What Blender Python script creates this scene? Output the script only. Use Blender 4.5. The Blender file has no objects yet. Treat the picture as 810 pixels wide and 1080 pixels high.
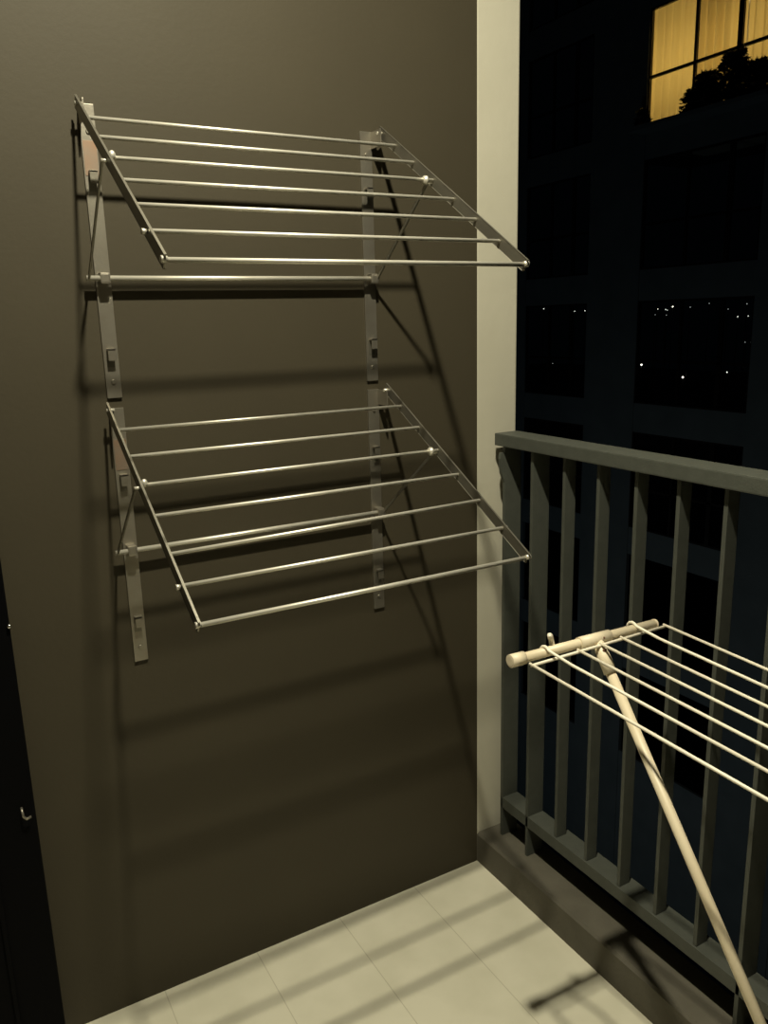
import bpy, bmesh, math, random
from mathutils import Vector, Matrix
random.seed(7)
S = bpy.context.scene
COL = S.collection

# ------------------------------------------------------------------ materials
def mat(name, col, rough=.5, metal=0., noise=None, col2=None, nscale=8., bump=0., bscale=60., spec=.5):
    m = bpy.data.materials.new(name); m.use_nodes = True
    nt = m.node_tree; b = nt.nodes['Principled BSDF']
    b.inputs['Base Color'].default_value = (*col, 1)
    b.inputs['Roughness'].default_value = rough
    b.inputs['Metallic'].default_value = metal
    b.inputs['Specular IOR Level'].default_value = spec
    tc = nt.nodes.new('ShaderNodeTexCoord')
    if col2 is not None:
        n = nt.nodes.new('ShaderNodeTexNoise'); n.inputs['Scale'].default_value = nscale
        n.inputs['Detail'].default_value = 6
        nt.links.new(tc.outputs['Object'], n.inputs['Vector'])
        r = nt.nodes.new('ShaderNodeValToRGB')
        r.color_ramp.elements[0].position = .35; r.color_ramp.elements[1].position = .7
        r.color_ramp.elements[0].color = (*col, 1); r.color_ramp.elements[1].color = (*col2, 1)
        nt.links.new(n.outputs['Fac'], r.inputs['Fac'])
        nt.links.new(r.outputs['Color'], b.inputs['Base Color'])
    if bump:
        n = nt.nodes.new('ShaderNodeTexNoise'); n.inputs['Scale'].default_value = bscale
        n.inputs['Detail'].default_value = 4
        nt.links.new(tc.outputs['Object'], n.inputs['Vector'])
        bp = nt.nodes.new('ShaderNodeBump'); bp.inputs['Strength'].default_value = bump
        bp.inputs['Distance'].default_value = .002
        nt.links.new(n.outputs['Fac'], bp.inputs['Height'])
        nt.links.new(bp.outputs['Normal'], b.inputs['Normal'])
    return m

M = dict(
    wall=mat('brown_paint', (.052, .0438, .0275), .62, col2=(.0555, .0468, .0293), nscale=5, bump=.12, bscale=90, spec=.3),
    white=mat('cream_paint', (.56, .535, .44), .7, col2=(.51, .487, .395), nscale=3.5, bump=.3, bscale=40, spec=.3),
    ceil=mat('ceiling_paint', (.22, .21, .18), .8),
    curb=mat('curb_concrete', (.098, .090, .070), .75, col2=(.122, .112, .087), nscale=14, bump=.4, bscale=120, spec=.3),
    steel=mat('brushed_steel', (.80, .77, .68), .38, .6, col2=(.70, .67, .58), nscale=30, bump=.08, bscale=200),
    steel_flat=mat('dull_steel', (.38, .355, .30), .42, .85, col2=(.32, .29, .24), nscale=18, bump=.1, bscale=150),
    arm=mat('shaded_arm_steel', (.27, .255, .21), .42, .8, col2=(.23, .215, .18), nscale=18, bump=.1, bscale=150),  # darker copy of the dull steel, shade and mirrored wall put into its colour
    rust=mat('rust_tinged_steel', (.34, .22, .15), .5, .7, col2=(.30, .24, .19), nscale=25),
    rail=mat('grey_powder_coat', (.066, .071, .060), .55, col2=(.076, .081, .069), nscale=40, bump=.2, bscale=220, spec=.35),
    cream=mat('cream_tube', (.78, .68, .50), .4, col2=(.72, .62, .44), nscale=12),
    wire=mat('white_coated_wire', (.86, .80, .66), .4),
    plug=mat('cream_plastic', (.80, .70, .52), .45),
    pin=mat('dark_rust_pin', (.16, .07, .04), .6),
    door=mat('black_door_metal', (.0025, .0025, .003), .6, spec=.05),
    chrome=mat('chrome', (.8, .8, .8), .15, 1.),
    facade=mat('dark_facade_paint', (.30, .33, .33), .8, col2=(.25, .28, .28), nscale=1.5),
    fframe=mat('dark_window_frame', (.028, .02, .014), .5),
    leaf=mat('dark_leaf', (.045, .075, .022), .6, col2=(.03, .05, .018), nscale=8),
    pot=mat('clay_pot', (.12, .07, .045), .8, col2=(.10, .06, .04)),
    inner=mat('inner_room_paint', (.5, .46, .36), .8),
    iron=mat('dark_post_iron', (.03, .03, .03), .6),
)

def tile_material():
    m = bpy.data.materials.new('cream_floor_tile'); m.use_nodes = True
    nt = m.node_tree; b = nt.nodes['Principled BSDF']; b.inputs['Roughness'].default_value = .55
    b.inputs['Specular IOR Level'].default_value = .3
    tc = nt.nodes.new('ShaderNodeTexCoord'); mp = nt.nodes.new('ShaderNodeMapping')
    nt.links.new(tc.outputs['Object'], mp.inputs['Vector'])
    mp.inputs['Location'].default_value = (.204, 4.5, 0)
    br = nt.nodes.new('ShaderNodeTexBrick'); br.offset = 0
    br.inputs['Scale'].default_value = 1.0
    br.inputs['Brick Width'].default_value = .219; br.inputs['Row Height'].default_value = 6.
    br.inputs['Mortar Size'].default_value = .0012; br.inputs['Mortar Smooth'].default_value = .3
    br.inputs['Color1'].default_value = (.70, .67, .54, 1); br.inputs['Color2'].default_value = (.685, .655, .525, 1)
    br.inputs['Mortar'].default_value = (.52, .49, .38, 1)
    nt.links.new(mp.outputs['Vector'], br.inputs['Vector'])
    n = nt.nodes.new('ShaderNodeTexNoise'); n.inputs['Scale'].default_value = 7; n.inputs['Detail'].default_value = 8
    nt.links.new(tc.outputs['Object'], n.inputs['Vector'])
    r = nt.nodes.new('ShaderNodeValToRGB')
    r.color_ramp.elements[0].position = .3; r.color_ramp.elements[1].position = .6
    r.color_ramp.elements[0].color = (.88, .88, .86, 1); r.color_ramp.elements[1].color = (1, 1, 1, 1)
    nt.links.new(n.outputs['Fac'], r.inputs['Fac'])
    mx = nt.nodes.new('ShaderNodeMix'); mx.data_type = 'RGBA'; mx.blend_type = 'MULTIPLY'
    mx.inputs['Factor'].default_value = 1
    nt.links.new(br.outputs['Color'], mx.inputs['A']); nt.links.new(r.outputs['Color'], mx.inputs['B'])
    nt.links.new(mx.outputs['Result'], b.inputs['Base Color'])
    return m
M['tile'] = tile_material()

def emit(name, col, s):
    m = bpy.data.materials.new(name); m.use_nodes = True
    nt = m.node_tree; nt.nodes.clear()
    e = nt.nodes.new('ShaderNodeEmission'); o = nt.nodes.new('ShaderNodeOutputMaterial')
    e.inputs['Color'].default_value = (*col, 1); e.inputs['Strength'].default_value = s
    nt.links.new(e.outputs[0], o.inputs[0]); return m
M['glow'] = emit('reflection_bright', (1, .93, .75), 4.)  # glow for globes that stand in for reflections in the window glass
M['dim'] = emit('reflection_dim', (.9, .95, .9), .45)
M['mid'] = emit('reflection_medium', (.95, .97, .85), 1.4)

def glass_material():
    m = bpy.data.materials.new('window_glass'); m.use_nodes = True
    nt = m.node_tree; nt.nodes.clear()
    t = nt.nodes.new('ShaderNodeBsdfTransparent'); t.inputs[0].default_value = (.93, .95, .95, 1)
    g = nt.nodes.new('ShaderNodeBsdfGlossy'); g.inputs['Roughness'].default_value = .03
    x = nt.nodes.new('ShaderNodeMixShader'); o = nt.nodes.new('ShaderNodeOutputMaterial')
    x.inputs[0].default_value = .06; nt.links.new(t.outputs[0], x.inputs[1])
    nt.links.new(g.outputs[0], x.inputs[2]); nt.links.new(x.outputs[0], o.inputs[0])
    return m
M['glass'] = glass_material()

def cloth_material():
    m = bpy.data.materials.new('thin_curtain_cloth'); m.use_nodes = True
    nt = m.node_tree; nt.nodes.clear()
    d = nt.nodes.new('ShaderNodeBsdfDiffuse'); t = nt.nodes.new('ShaderNodeBsdfTranslucent')
    d.inputs[0].default_value = (.78, .68, .42, 1); t.inputs[0].default_value = (.78, .68, .42, 1)
    x = nt.nodes.new('ShaderNodeMixShader'); x.inputs[0].default_value = .65
    o = nt.nodes.new('ShaderNodeOutputMaterial')
    nt.links.new(d.outputs[0], x.inputs[1]); nt.links.new(t.outputs[0], x.inputs[2])
    nt.links.new(x.outputs[0], o.inputs[0]); return m
M['curtain'] = cloth_material()

# ------------------------------------------------------------------ mesh helpers (world coordinates)
class MB:
    def __init__(s): s.bm = bmesh.new()
    def box(s, lo, hi, bev=0.):
        t = bmesh.new()
        bmesh.ops.create_cube(t, size=1)
        lo, hi = Vector(lo), Vector(hi)
        for v in t.verts:
            v.co = Vector([(lo[i] + hi[i]) / 2 + v.co[i] * (hi[i] - lo[i]) for i in range(3)])
        if bev: bmesh.ops.bevel(t, geom=t.edges[:], offset=bev, segments=2, affect='EDGES', profile=.7)
        s.merge(t); return s
    def merge(s, t):
        me = bpy.data.meshes.new('tmp'); t.to_mesh(me); t.free(); s.bm.from_mesh(me); bpy.data.meshes.remove(me)
    def tube(s, pts, r, n=14, caps=True):
        """sweep a circle along a polyline; r may be a list"""
        pts = [Vector(p) for p in pts]; R = r if isinstance(r, (list, tuple)) else [r] * len(pts)
        bm = s.bm; rings = []; u = None
        for i, p in enumerate(pts):
            a = (pts[i] - pts[i - 1]).normalized() if i else None
            b = (pts[i + 1] - pts[i]).normalized() if i < len(pts) - 1 else None
            d = ((a or b) + (b or a)).normalized()
            if u is None: u = d.orthogonal().normalized()
            u = (u - d * u.dot(d)).normalized(); w = d.cross(u)
            k = 1.0
            if a and b: k = 1 / max(.6, d.dot(a))
            rings.append([bm.verts.new(p + (u * math.cos(2 * math.pi * j / n) + w * math.sin(2 * math.pi * j / n)) * R[i] * k) for j in range(n)])
        for A, B in zip(rings, rings[1:]):
            for j in range(n):
                f = bm.faces.new((A[j], A[(j + 1) % n], B[(j + 1) % n], B[j])); f.smooth = True
        if caps:
            bm.faces.new(list(reversed(rings[0]))); bm.faces.new(rings[-1])
        return s
    def bar(s, a, b, up, w, t, bev=.0006):
        """flat bar from a to b: width w along up, thickness t"""
        a, b = Vector(a), Vector(b); d = (b - a); L = d.length; d.normalize()
        up = Vector(up); up = (up - d * up.dot(d)).normalized(); side = d.cross(up)
        tm = bmesh.new(); bmesh.ops.create_cube(tm, size=1)
        for v in tm.verts:
            v.co = (a + b) / 2 + d * v.co.x * L + up * v.co.y * w + side * v.co.z * t
        if bev: bmesh.ops.bevel(tm, geom=tm.edges[:], offset=bev, segments=2, affect='EDGES')
        s.merge(tm); return s
    def prism(s, poly, axis, lo, hi):
        """extrude a 2-D polygon along axis (0,1,2)"""
        def P(p, h):
            q = list(p); q.insert(axis, h); return Vector(q)
        A = [s.bm.verts.new(P(p, lo)) for p in poly]; B = [s.bm.verts.new(P(p, hi)) for p in poly]
        s.bm.faces.new(A); s.bm.faces.new(list(reversed(B))); n = len(A)
        for i in range(n): s.bm.faces.new((A[i], B[i], B[(i + 1) % n], A[(i + 1) % n]))
        return s
    def ball(s, c, r, sc=(1, 1, 1), seg=12):
        t = bmesh.new(); bmesh.ops.create_uvsphere(t, u_segments=seg, v_segments=max(6, seg // 2 + 2), radius=r)
        for v in t.verts: v.co = Vector(c) + Vector([v.co[i] * sc[i] for i in range(3)])
        for f in t.faces: f.smooth = True
        s.merge(t); return s
    def build(s, name, m, parent=None, label=None):
        bmesh.ops.recalc_face_normals(s.bm, faces=s.bm.faces[:])
        me = bpy.data.meshes.new(name)
        off = Vector((0, 0, 0)); p = parent
        while p is not None: off += Vector(p.location); p = p.parent
        if parent is None:
            pass
        for v in s.bm.verts: v.co -= off
        s.bm.to_mesh(me); s.bm.free()
        me.materials.append(M[m] if isinstance(m, str) else m)
        o = bpy.data.objects.new(name, me); COL.objects.link(o)
        if parent is not None: o.parent = parent
        if label: o['label'] = label
        return o

def thing(name, label, cat, loc, group=None):
    o = bpy.data.objects.new(name, None); COL.objects.link(o); o.location = loc
    o.empty_display_size = .05
    o['label'] = label; o['category'] = cat
    if group: o['group'] = group
    return o
def tag(o, label, cat, group=None):
    o['label'] = label; o['category'] = cat
    if group: o['group'] = group
    return o
def struct(o, label, cat):
    o['kind'] = 'structure'; o['label'] = label; o['category'] = cat; return o

# ------------------------------------------------------------------ the balcony shell
X0, Y0, ZC = -2.1, -3.1, 2.86
struct(MB().box((X0, 0, -.2), (0, .2, ZC)).build('wall_back', 'wall'), 'dark brown painted balcony wall that carries both metal drying racks', 'wall')
struct(MB().box((.0, 0, -.2), (.118, .2, ZC), .004).build('wall_column', 'white'), 'cream painted strip of column at the end of the brown wall', 'column')
struct(MB().box((X0, Y0, -.2), (0, 0, 0)).build('floor', 'tile'), 'cream tiled balcony floor with thin joints', 'floor')
struct(MB().box((X0, Y0, ZC), (.25, .2, ZC + .2)).build('ceiling', 'ceil'), 'pale balcony ceiling', 'ceiling')
struct(MB().box((X0 - .15, Y0, -.2), (X0, .2, ZC)).build('wall_left', 'wall'), 'brown wall on the left', 'wall')
struct(MB().box((X0 - .15, Y0 - .15, -.2), (.25, Y0, ZC)).build('wall_front', 'wall'), 'brown wall behind the viewer', 'wall')
struct(MB().prism([(0, -.2), (0, .082), (.006, .088), (.118, .088), (.118, -.2)], 1, Y0, -.0005).build('trim_1', 'curb'), 'low grey brown concrete curb under the railing', 'curb')

# black door leaf folded back against the brown wall
d = bpy.data.objects.new('door_1', None); COL.objects.link(d); d.location = (-1.077, -.06, .0)
struct(d, 'black door edge at far left, standing against the brown wall', 'door')
MB().box((-2.0, -.085, .012), (-1.075, -.045, 2.1), .003).build('door_leaf', 'door', d)
MB().box((-1.16, -.092, .02), (-1.152, -.083, 2.08), .002).build('door_bead', 'door', d)
MB().tube([(-1.0765, -.091, .945), (-1.0765, -.083, .945)], .0035, 10).ball((-1.0765, -.091, .945), .0035, (1, .6, 1), 10).build('screw', 'chrome', d, 'small bright screw head')
h = MB(); h.tube([(-1.098, -.086, .592), (-1.098, -.094, .588), (-1.097, -.096, .578), (-1.092, -.096, .572), (-1.084, -.095, .574)], .0022, 8)
h.build('hook', 'steel_flat', d, 'small grey metal hook')

# ------------------------------------------------------------------ wall drying racks
BX = ((-.853, -.826), (-.299, -.272))         # the two wall bars
AX = (-.8595, -.2655)                          # the two arms
STEP = .147
def rack(label, zh, yo, zo, ztop, zbot, zrod, tabs):
    yh = -.035
    root = thing('wall_drying_rack', label, 'drying rack', ((AX[0] + AX[1]) / 2, 0, zbot), 'folding metal drying racks on the brown wall')
    dv = Vector((0, yo - yh, zo - zh)); L = dv.length; dn = dv.normalized(); nrm = Vector((0, -dn.z, dn.y))
    if nrm.z < 0: nrm = -nrm
    at = lambda x, f, o=0.: Vector((x, yh, zh)) + dv * f + nrm * o
    for si in (0, 1):
        x0, x1 = BX[si]; ax = AX[si]; s = (-1, 1)[si]
        # wall bar with slots, tabs, screws and a hinge ear
        b = MB().box((x0, -.005, zbot), (x1, -.0002, ztop), .0008)
        xe = x0 if si == 0 else x1
        b.box((min(xe, xe - s * .003), -.046, ztop - .034), (max(xe, xe - s * .003), -.004, ztop - .001), .0008)
        w = b.build('wall_bar', 'steel_flat', root)
        if si == 0:
            MB().box((x0 + .002, -.0058, ztop - .118), (x1 - .002, -.0048, ztop - .060), .0002).build('rust_patch', 'rust', w, 'reddish rust patch on the steel bar')
        xm = (x0 + x1) / 2
        for zt in tabs:
            t = MB().box((xm - .007, -.018, zt - .004), (xm + .007, -.0045, zt), .0008)
            t.box((xm - .007, -.018, zt - .022), (xm + .007, -.0155, zt), .0008)
            t.build('hook_tab', 'steel_flat', w)
            MB().box((xm - .008, -.0056, zt - .034), (xm + .006, -.0048, zt - .004)).build('slot', 'arm', w, 'darker patch painting the shade of a slot in the bar')  # flat plate without a hole, the recess shade is put into its colour
        for zt in (ztop - .045, zbot + .03):
            MB().tube([(xm, -.005, zt), (xm, -.0075, zt)], [.0045, .0035], 12).build('screw', 'steel_flat', w)
        # clamp that carries the lower rod
        c = MB(); c.box((xm - .009, -.0285, zrod - .010), (xm + .009, -.0045, zrod + .010), .004)
        c.build('rod_clamp', 'steel_flat', root)
        # arm: a flat bar on edge with a rounded outer corner
        MB().bar(at(ax, -.02), at(ax, 1.004), nrm, .021, .0025).build('side_arm', 'arm', root)
        MB().tube([(ax + s * .004, yh, zh), (xe - s * .004, yh, zh)], .0036, 12).build('hinge_pin', 'steel', root)
        MB().tube([at(ax - s * .004, 1, .002), at(ax + s * .005, 1, .002)], [.0042, .005], 14).build('corner_cap', 'steel', root)
        # strut from the lower rod to the third rod, outside the arm on the left, inside on the right
        sx = ax - .0075 if si == 0 else ax - .012
        j = at(sx, 1 - 4 * STEP, -.004)
        MB().bar((sx, -.022, zrod), j, (0, -.7, -.7), .006, .002).build('strut', 'arm', root)  # darker steel paints in the shade on the thin strut
        k = MB(); k.tube([(j.x - .002, j.y, j.z), (ax + (.006 if si == 0 else .004), j.y, j.z)]
, .0028, 12)
        if si == 1: k.tube([at(ax - .020, 1 - 4 * STEP), at(ax - .015, 1 - 4 * STEP)], [.0085, .0085], 18).ball(at(ax - .020, 1 - 4 * STEP), .008, (.5, 1, 1))
        else: k.ball(at(ax + .007, 1 - 4 * STEP, .005), .0055, (1, 1, 1.3))
        k.build('pivot_bolt', 'steel', root)
        q = at(ax, 1 - STEP, 0)
        MB().tube([(q.x + s * .002, q.y, q.z), (q.x + s * .009, q.y, q.z)], [.0035, .0045], 12).build('stop_bolt', 'steel', root)
    for i in range(7):
        f = 1 - i * STEP
        r = .0038 if i == 0 else .0033
        skew = .02 if (i == 2 and zh < 1.5) else 0
        MB().tube([at(AX[0], f + skew, .001), at(AX[1], f, .001)], r, 14).build('rod', 'steel', root)
    MB().tube([(AX[0] - .012, -.021, zrod), (BX[1][1] - .002, -.021, zrod)], .0048, 16).build('support_rod', 'steel', root)
    return root
rack('upper silver metal drying rack with sloping rods, mounted highest on the brown wall', 1.8237, -.4986, 1.5338, 1.832, 1.323, 1.5387, (1.722, 1.414))
rack('lower silver metal drying rack, hung below the other rack on the brown wall', 1.3031, -.5149, 1.0371, 1.304, .793, 1.0285, (1.178, .890))

# ------------------------------------------------------------------ railing on the curb
rl = thing('balcony_railing', 'dark grey metal railing with upright flat bars standing on the concrete curb', 'railing', (.06, -.05, .088))
YE = Y0 + .01
hr = MB().box((.036, YE, 1.1505), (.104, -.022, 1.1805), .003).build('handrail', 'rail', rl)
MB().box((.049, YE, .172), (.100, -.040, .2035), .0015).build('bottom_rail', 'rail', rl)
for k in range(29):
    y = -.0425 - .1046 * k
    if y - .01 < YE: break
    full = (k % 6 == 1) or k == 0
    z0 = .0875 if full else .203
    b = MB().box((.049 if full else .053, y - .0045, z0), (.099 if full else .084, y + .0045, 1.152), .001)
    if k == 0: b.prism([(.049, 1.13), (.049, 1.06), (.039, 1.085), (.035, 1.12), (.038, 1.134), (.049, 1.134)], 1, y - .0045, y + .0045)
    b.build('post' if full else 'baluster', 'rail', rl)

# ------------------------------------------------------------------ floor-standing wire dryer
A = Vector((-.3695, -.6055, .9)); B = Vector((-.0509, -.6159, .9)); ctr = (A + B) / 2; ux = (B - A).normalized()
wd = Vector((.0624, -.9955, -.0718)).normalized()
T = Vector((-.188, -.611, .899)); K = Vector((-.178, -1.134, .180))
dr = thing('floor_drying_rack', 'cream tubular clothes drying rack with thin white wires beside the railing', 'drying rack', (-.1795, -1.15, 0))
MB().tube([A + ux * .01, B], .0085, 20).build('crossbar', 'cream', dr)
MB().tube([A - ux * .004, A + ux * .024], [.0112, .0112], 20).tube([A - ux * .0045, A - ux * .001], [.0085, .0112], 20).build('end_cap', 'plug', dr)
MB().tube([B - ux * .001, B + ux * .003], [.0092, .0085], 20).build('end_cap', 'plug', dr)
sl = MB().tube([ctr - ux * .043 + ux * .025, ctr + ux * .043 + ux * .008], .0108, 20)
ld = (K - T).normalized()
sl.tube([T, T + ld * .026, T + ld * .028, T + ld * .062], [.0105, .0105, .0116, .0116], 20)
sl.build('tee_joint', 'plug', dr)
MB().ball((ctr.x + .030, ctr.y - .0102, .9035), .0022).build('rivet', 'pin', dr, 'small rust brown rivet')
MB().ball(T + ld * .022 + Vector((-.001, -.0085, .0055)), .0034, (1.4, .8, .8)).build('rivet', 'pin', dr, 'small rust brown rivet')
MB().tube([T + ld * .02, K], .0088, 20).build('leg', 'cream', dr)
# wires
W1 = Vector((-.3462, -.6257, .8928)); W7 = Vector((-.0344, -.6257, .8945)); LW = .62
MB().tube([W1, W7], .0027, 10).build('cross_wire', 'wire', dr)
MB().tube([W1 + wd * LW, W7 + wd * LW], .0027, 10).build('cross_wire', 'wire', dr)
for i in range(7):
    p = W1.lerp(W7, (0, 1.05, 2, 2.98, 3.93, 4.95, 6)[i] / 6) + Vector((0, 0, .0027))
    if i in (1, 5):
        x = p.x - .012; pts = []
        for a in range(-30, 160, 19):
            t = math.radians(a); pts.append(Vector((x + .004 * (a + 30) / 190, ctr.y - .0115 * math.sin(t - math.pi / 2) * -1, .9 + .0118 * math.cos(t - math.pi / 2))))
        pts = [Vector((x, ctr.y + .0115 * math.cos(math.radians(a)), .9 + .0118 * math.sin(math.radians(a)))) for a in (-35, -5, 25, 55, 85, 115, 140)]
        pts += [p + wd * .035, p + wd * LW]
        m = MB().tube(pts, .0026, 10)
    else:
        m = MB().tube([p - wd * .003, p + wd * LW], .0026, 10)
    m.build('wire', 'wire', dr)
hk = MB(); hx = -.279
hk.tube([(hx, ctr.y + .008, .900), (hx, ctr.y + .013, .911), (hx - .003, ctr.y + .012, .921), (hx - .009, ctr.y + .007, .926), (hx - .013, ctr.y + .002, .924)], [.0045, .0045, .0045, .0042, .0035], 12)
hk.build('hook', 'wire', dr, 'small white hook')
# the stand the wing folds out from
PX, PY = -.1795, -1.25
MB().tube([(PX, PY, .03), (PX, PY, .862)], .0105, 20).build('pole', 'cream', dr)
MB().tube([W1 + wd * (LW + .012) + Vector((-.02, 0, 0)), W7 + wd * (LW + .012) + Vector((.005, 0, 0))], .0085, 18).build('crossbar', 'cream', dr)
MB().tube([(PX, PY, .13), (PX, PY, .20)], .0145, 20).bar(K, (PX, PY, .172), (0, 0, 1), .02, .014).build('slide_collar', 'plug', dr)
for a in (90, 210, 330):
    t = math.radians(a + 180); e = Vector((PX + .2 * math.cos(t), PY + .2 * math.sin(t), .012))
    e.x = min(e.x, -.03)
    MB().tube([(PX, PY, .055), e], .0095, 16).ball(e, .0119).build('foot', 'cream', dr)

# ------------------------------------------------------------------ the block opposite
FX = 14.0
ab = thing('apartment_building', 'dark apartment block across the gap with one lit window', 'building', (FX, 12, -9))
bays = [(5.0, 8.0), (9.62, 12.78), (14.50, 16.95), (18.6, 21.8)]
storeys = [(-9.95 + 3.13 * k, -7.5 + 3.13 * k) for k in range(0, 8)]   # sill, head
storeys = [(a - .12 + 0.02, b - .12 - .01) for a, b in storeys]
zlo, zhi, ylo, yhi = -14., 17., 3.2, 24.
fm = MB(); xb = FX + .10
# piers
edges = [ylo] + [e for b in bays for e in b] + [yhi]
for i in range(0, len(edges), 2): fm.box((FX, edges[i], zlo), (xb, edges[i + 1], zhi))
# spandrels between piers
for (a, b) in bays:
    zs = [zlo] + [z for s in storeys for z in s] + [zhi]
    for i in range(0, len(zs), 2): fm.box((FX + .02, a, zs[i]), (xb, b, zs[i + 1]))
fm.build('wall', 'facade', ab)
for (a, b) in bays[1:3]:
    for (z0, z1) in storeys[2:7]:
        fr = MB(); x = FX + .025; w = .045
        fr.box((x, a, z0), (x + .07, a + w, z1)); fr.box((x, b - w, z0), (x + .07, b, z1))
        fr.box((x, a, z0), (x + .07, b, z0 + w)); fr.box((x, a, z1 - w), (x + .07, b, z1))
        span = b - a
        for fy, tw in ((.255, .055), (.60, .032)): fr.box((x + .005, a + span * fy - tw, z0), (x + .065, a + span * fy + tw, z1))
        zt = z0 + (z1 - z0) * .42; fr.box((x + .005, a, zt - .03), (x + .065, b, zt + .03))
        f = fr.build('window', 'fframe', ab)
        MB().box((x + .03, a + .02, z0 + .02), (x + .036, b - .02, z1 - .02)).build('pane', 'glass', f)
# the lit room
za, zb_ = storeys[5]; a, b = bays[1]
rm = MB()
rm.box((FX + 3.4, a - .6, za - .3), (FX + 3.5, b + 1.7, zb_ + .3)); rm.box((xb, a - .7, za - .3), (FX + 3.5, a - .6, zb_ + .3))
rm.box((xb, b + 1.6, za - .3), (FX + 3.5, b + 1.7, zb_ + .3)); rm.box((xb, a - .7, zb_ + .3), (FX + 3.5, b + 1.7, zb_ + .4)); rm.box((xb, a - .7, za - .4), (FX + 3.5, b + 1.7, za - .3))
rm.build('lit_room', 'inner', ab, 'warmly lit room behind the window')
def curtain(y0, y1, label, ph, amp):
    bm = bmesh.new(); n = int((y1 - y0) * 60); xc = FX + .24
    rows = []
    for z in (za - .1, (za + zb_) / 2, zb_ + .12):
        row = []
        for i in range(n + 1):
            t = i / n; y = y0 + (y1 - y0) * t
            row.append(bm.verts.new((xc + amp * math.sin(y * 24 + ph + 1.2 * math.sin(y * 5)) + .25 * amp * math.sin(y * 57), y, z)))
        rows.append(row)
    for A_, B_ in zip(rows, rows[1:]):
        for i in range(n):
            f = bm.faces.new((A_[i], A_[i + 1], B_[i + 1], B_[i])); f.smooth = True
    m = MB(); m.bm.free(); m.bm = bm
    o = m.build('curtain', 'curtain')
    sm = o.modifiers.new('thickness', 'SOLIDIFY'); sm.thickness = .003
    tag(o, label, 'curtain', 'curtains in the lit window')
curtain(11.62, 13.25, 'yellow pleated curtain in the left pane of the lit window opposite', 0, .030)
curtain(10.45, 11.58, 'yellow pleated curtain in the middle pane of the lit window opposite', 2., .085)
curtain(9.3, 10.40, 'yellow pleated curtain in the right pane of the lit window opposite', 4., .03)

def shrub(loc, w, hgt, n, label):
    x, y, z = loc
    r = thing('potted_plant', label, 'plant', (x, y, z), 'plants on the ledge of the lit window')
    MB().tube([(x, y, z), (x, y, z + .02), (x, y, z + .2), (x, y, z + .22)], [.09, .095, .13, .14], 16).build('pot', 'pot', r)
    MB().tube([(x, y, z + .2), (x + .02, y + .02, z + .2 + hgt * .6)], [.02, .008], 8).build('stem', 'pot', r)
    m = MB(); bm = m.bm
    for i in range(n):
        u = random.random(); t = random.uniform(0, 2 * math.pi); rr = w * math.sqrt(random.random()) * (1 - .55 * u * u)
        c = Vector((x + rr * math.cos(t) * .33, y + rr * math.sin(t), z + .04 + (hgt + .16) * u))
        dv = Vector((random.uniform(-1, 1), random.uniform(-1, 1), random.uniform(-.3, 1))).normalized(); sd = dv.orthogonal().normalized()
        s = random.uniform(.06, .11)
        vs = [bm.verts.new(c + dv * s * p + sd * s * q + dv.cross(sd) * h) for p, q, h in ((-1, 0, 0), (-.3, .42, .012), (.4, .34, .01), (1, 0, -.01), (.4, -.34, .01), (-.3, -.42, .012))]
        bm.faces.new(vs)
    m.build('foliage', 'leaf', r)
ledge = MB().box((FX - .50, a - .3, za - .16), (FX + .02, b + .05, za - .06), .01).build('ledge', 'facade', ab)
zl = za - .06
shrub((FX - .27, 12.62, zl), .22, .16, 200, 'small dark plant at the left corner of the lit window')
shrub((FX - .27, 11.22, zl), .36, .26, 380, 'low dark plant beneath the middle pane, nearest the left pane of the lit window')
shrub((FX - .27, 10.92, zl), .40, .50, 620, 'dark bushy plant at the middle of the lit window, next to the tall one')
shrub((FX - .27, 10.28, zl), .50, .72, 1000, 'tall dark bushy plant in front of the right pane of the lit window')
shrub((FX - .27, 9.72, zl), .40, .42, 520, 'dark plant at the right edge of the photo below the lit window')

# ------------------------------------------------------------------ glowing globes standing in for city lights reflected in the glass
REFLECTIONS = [  # x, y, z, globe radius, brightness
    (138.0, 161.44, 3.45, 0.16, 'mid'),
    (150.0, 164.80, 2.72, 0.16, 'mid'),
    (162.0, 176.39, 2.78, 0.16, 'mid'),
    (144.0, 153.11, 2.65, 0.16, 'mid'),
    (156.0, 178.27, -11.50, 0.13, 'dim'),
    (138.0, 124.62, 2.44, 0.13, 'mid'),
    (150.0, 133.20, 2.36, 0.14, 'mid'),
    (162.0, 143.36, 2.30, 0.13, 'mid'),
    (144.0, 125.93, 2.88, 0.18, 'glow'),
    (156.0, 131.38, 2.75, 0.14, 'dim'),
    (138.0, 111.54, 3.21, 0.12, 'dim'),
    (150.0, 116.40, 2.04, 0.12, 'dim'),
    (162.0, 120.91, 3.10, 0.14, 'dim'),
    (144.0, 109.32, 0.48, 0.15, 'mid'),
    (156.0, 115.89, 0.49, 0.14, 'mid'),
    (138.0, 101.14, 0.63, 0.16, 'mid'),
    (150.0, 111.70, -4.80, 0.12, 'dim'),
    (162.0, 119.29, -5.29, 0.12, 'dim'),
    (144.0, 134.09, -9.87, 0.26, 'glow'),
    (156.0, 132.35, -13.28, 0.28, 'glow'),
    (138.0, 106.30, -10.14, 0.18, 'mid'),
    (150.0, 111.20, -9.59, 0.17, 'mid'),
    (162.0, 147.14, 1.24, 0.12, 'dim'),
    (144.0, 127.56, 1.14, 0.12, 'dim'),
]
GZ = -20.
struct(MB().box((20, -100, GZ - .5), (260, 300, GZ)).build('ground', 'iron'), 'dark ground far below', 'ground')
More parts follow.
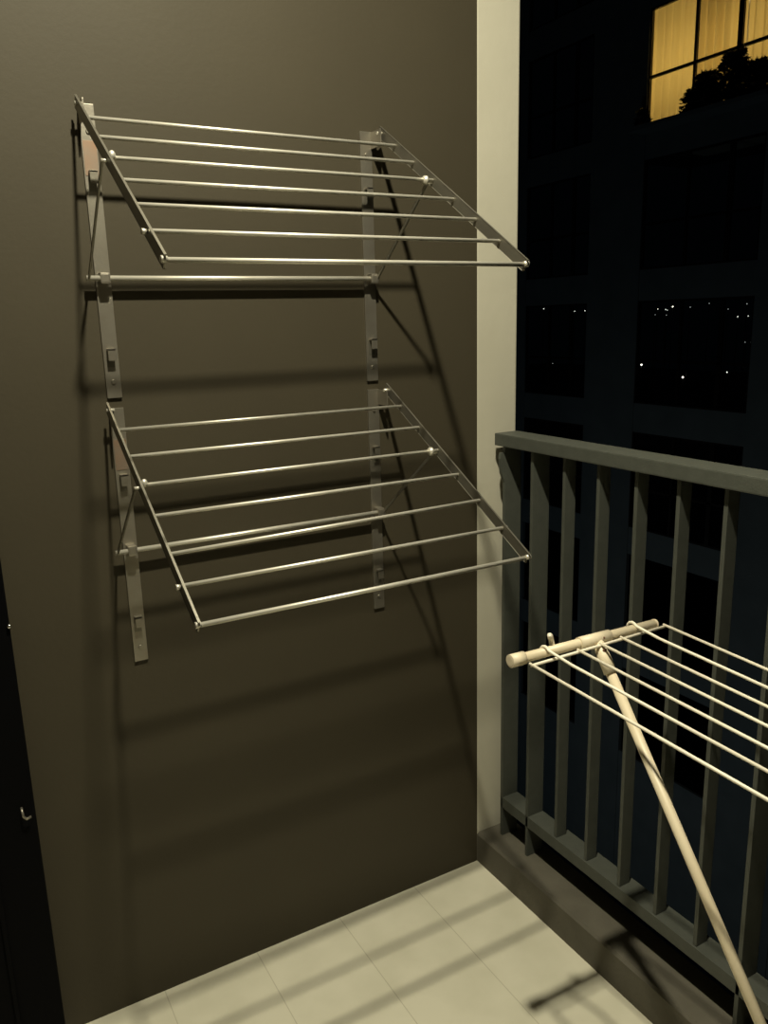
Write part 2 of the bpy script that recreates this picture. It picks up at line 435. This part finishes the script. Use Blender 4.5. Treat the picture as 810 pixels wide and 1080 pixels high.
for n_, (x, y, z, r, m) in enumerate(REFLECTIONS):
    r *= .8
    big = m == 'glow'
    if big and z < 0: lb = 'brightest globe standing in for a reflected light on the left, low in the dark window' if n_ == 18 else 'second brightest low globe standing in for a reflected light, centre of the dark window'
    elif big: lb = 'brightest globe in the row of stand-ins for reflected lights at the horizon'
    else: lb = 'tiny glowing globe beyond the opposite block, standing in for a light reflected in its glass'
    t = thing('reflection_globe', lb, 'light reflection', (x, y, GZ), 'globes standing in for reflected city lights')
    MB().tube([(x, y, GZ), (x, y, z - r * 1.1)], [.12, .05], 8).tube([(x, y, z - r * 1.3), (x, y, z - r * .6)], [.05, r * .7], 10).build('pole', 'iron', t)
    MB().ball((x, y, z), r, (1, 1, 1), 12).build('globe', m, t)

# ------------------------------------------------------------------ light
def point(name, loc, watts, r, col):
    l = bpy.data.lights.new(name, 'POINT'); l.energy = watts; l.shadow_soft_size = r; l.color = col
    o = bpy.data.objects.new(name, l); COL.objects.link(o); o.location = loc; return o
WARM = (1., .935, .70)
l = bpy.data.lights.new('ceiling_lamp', 'AREA'); l.shape = 'DISK'; l.size = .065; l.energy = 58; l.color = WARM
o = bpy.data.objects.new('ceiling_lamp', l); COL.objects.link(o); o.location = (-.751, -.918, 2.82)
l2 = bpy.data.lights.new('lit_room_lamp', 'AREA'); l2.shape = 'RECTANGLE'; l2.size = 2.2; l2.size_y = 4.2; l2.energy = 165; l2.color = (1., .80, .46)
o2 = bpy.data.objects.new('lit_room_lamp', l2); COL.objects.link(o2); o2.location = (FX + 2.6, 11.9, (za + zb_) / 2); o2.rotation_euler = (0, math.pi / 2, 0)
sl_ = bpy.data.lights.new('facade_fill', 'POINT'); sl_.energy = 75; sl_.shadow_soft_size = .2; sl_.color = (.72, .92, 1.)  # unseen fill light added to brighten the dark facade opposite
so = bpy.data.objects.new('facade_fill', sl_); COL.objects.link(so); so.location = (3.5, 11., -9.)
w = bpy.data.worlds.new('night'); S.world = w; w.use_nodes = True
w.node_tree.nodes['Background'].inputs[0].default_value = (.35, .55, .75, 1)
w.node_tree.nodes['Background'].inputs[1].default_value = .0008

# ------------------------------------------------------------------ camera
yaw, pit, rol, fpx = .5115, .23063, -.027005, 856.389
cd = bpy.data.cameras.new('camera'); cam = bpy.data.objects.new('camera', cd); COL.objects.link(cam)
fw = Vector((math.sin(yaw) * math.cos(pit), math.cos(yaw) * math.cos(pit), -math.sin(pit)))
rt = Vector((math.cos(yaw), -math.sin(yaw), 0)); up = rt.cross(fw)
r2 = math.cos(rol) * rt + math.sin(rol) * up; u2 = math.cos(rol) * up - math.sin(rol) * rt
mw = Matrix((r2, u2, -fw)).transposed().to_4x4(); mw.translation = (-1.157, -1.5912, 1.45)
cam.matrix_world = mw
cd.sensor_fit = 'VERTICAL'; cd.sensor_height = 24; cd.lens = fpx / 1080 * 24
cd.clip_start = .02; cd.clip_end = 500
S.camera = cam
v = S.view_settings; v.view_transform = 'Standard'; v.look = 'None'; v.exposure = 0.; v.gamma = 1; v.use_curve_mapping = False
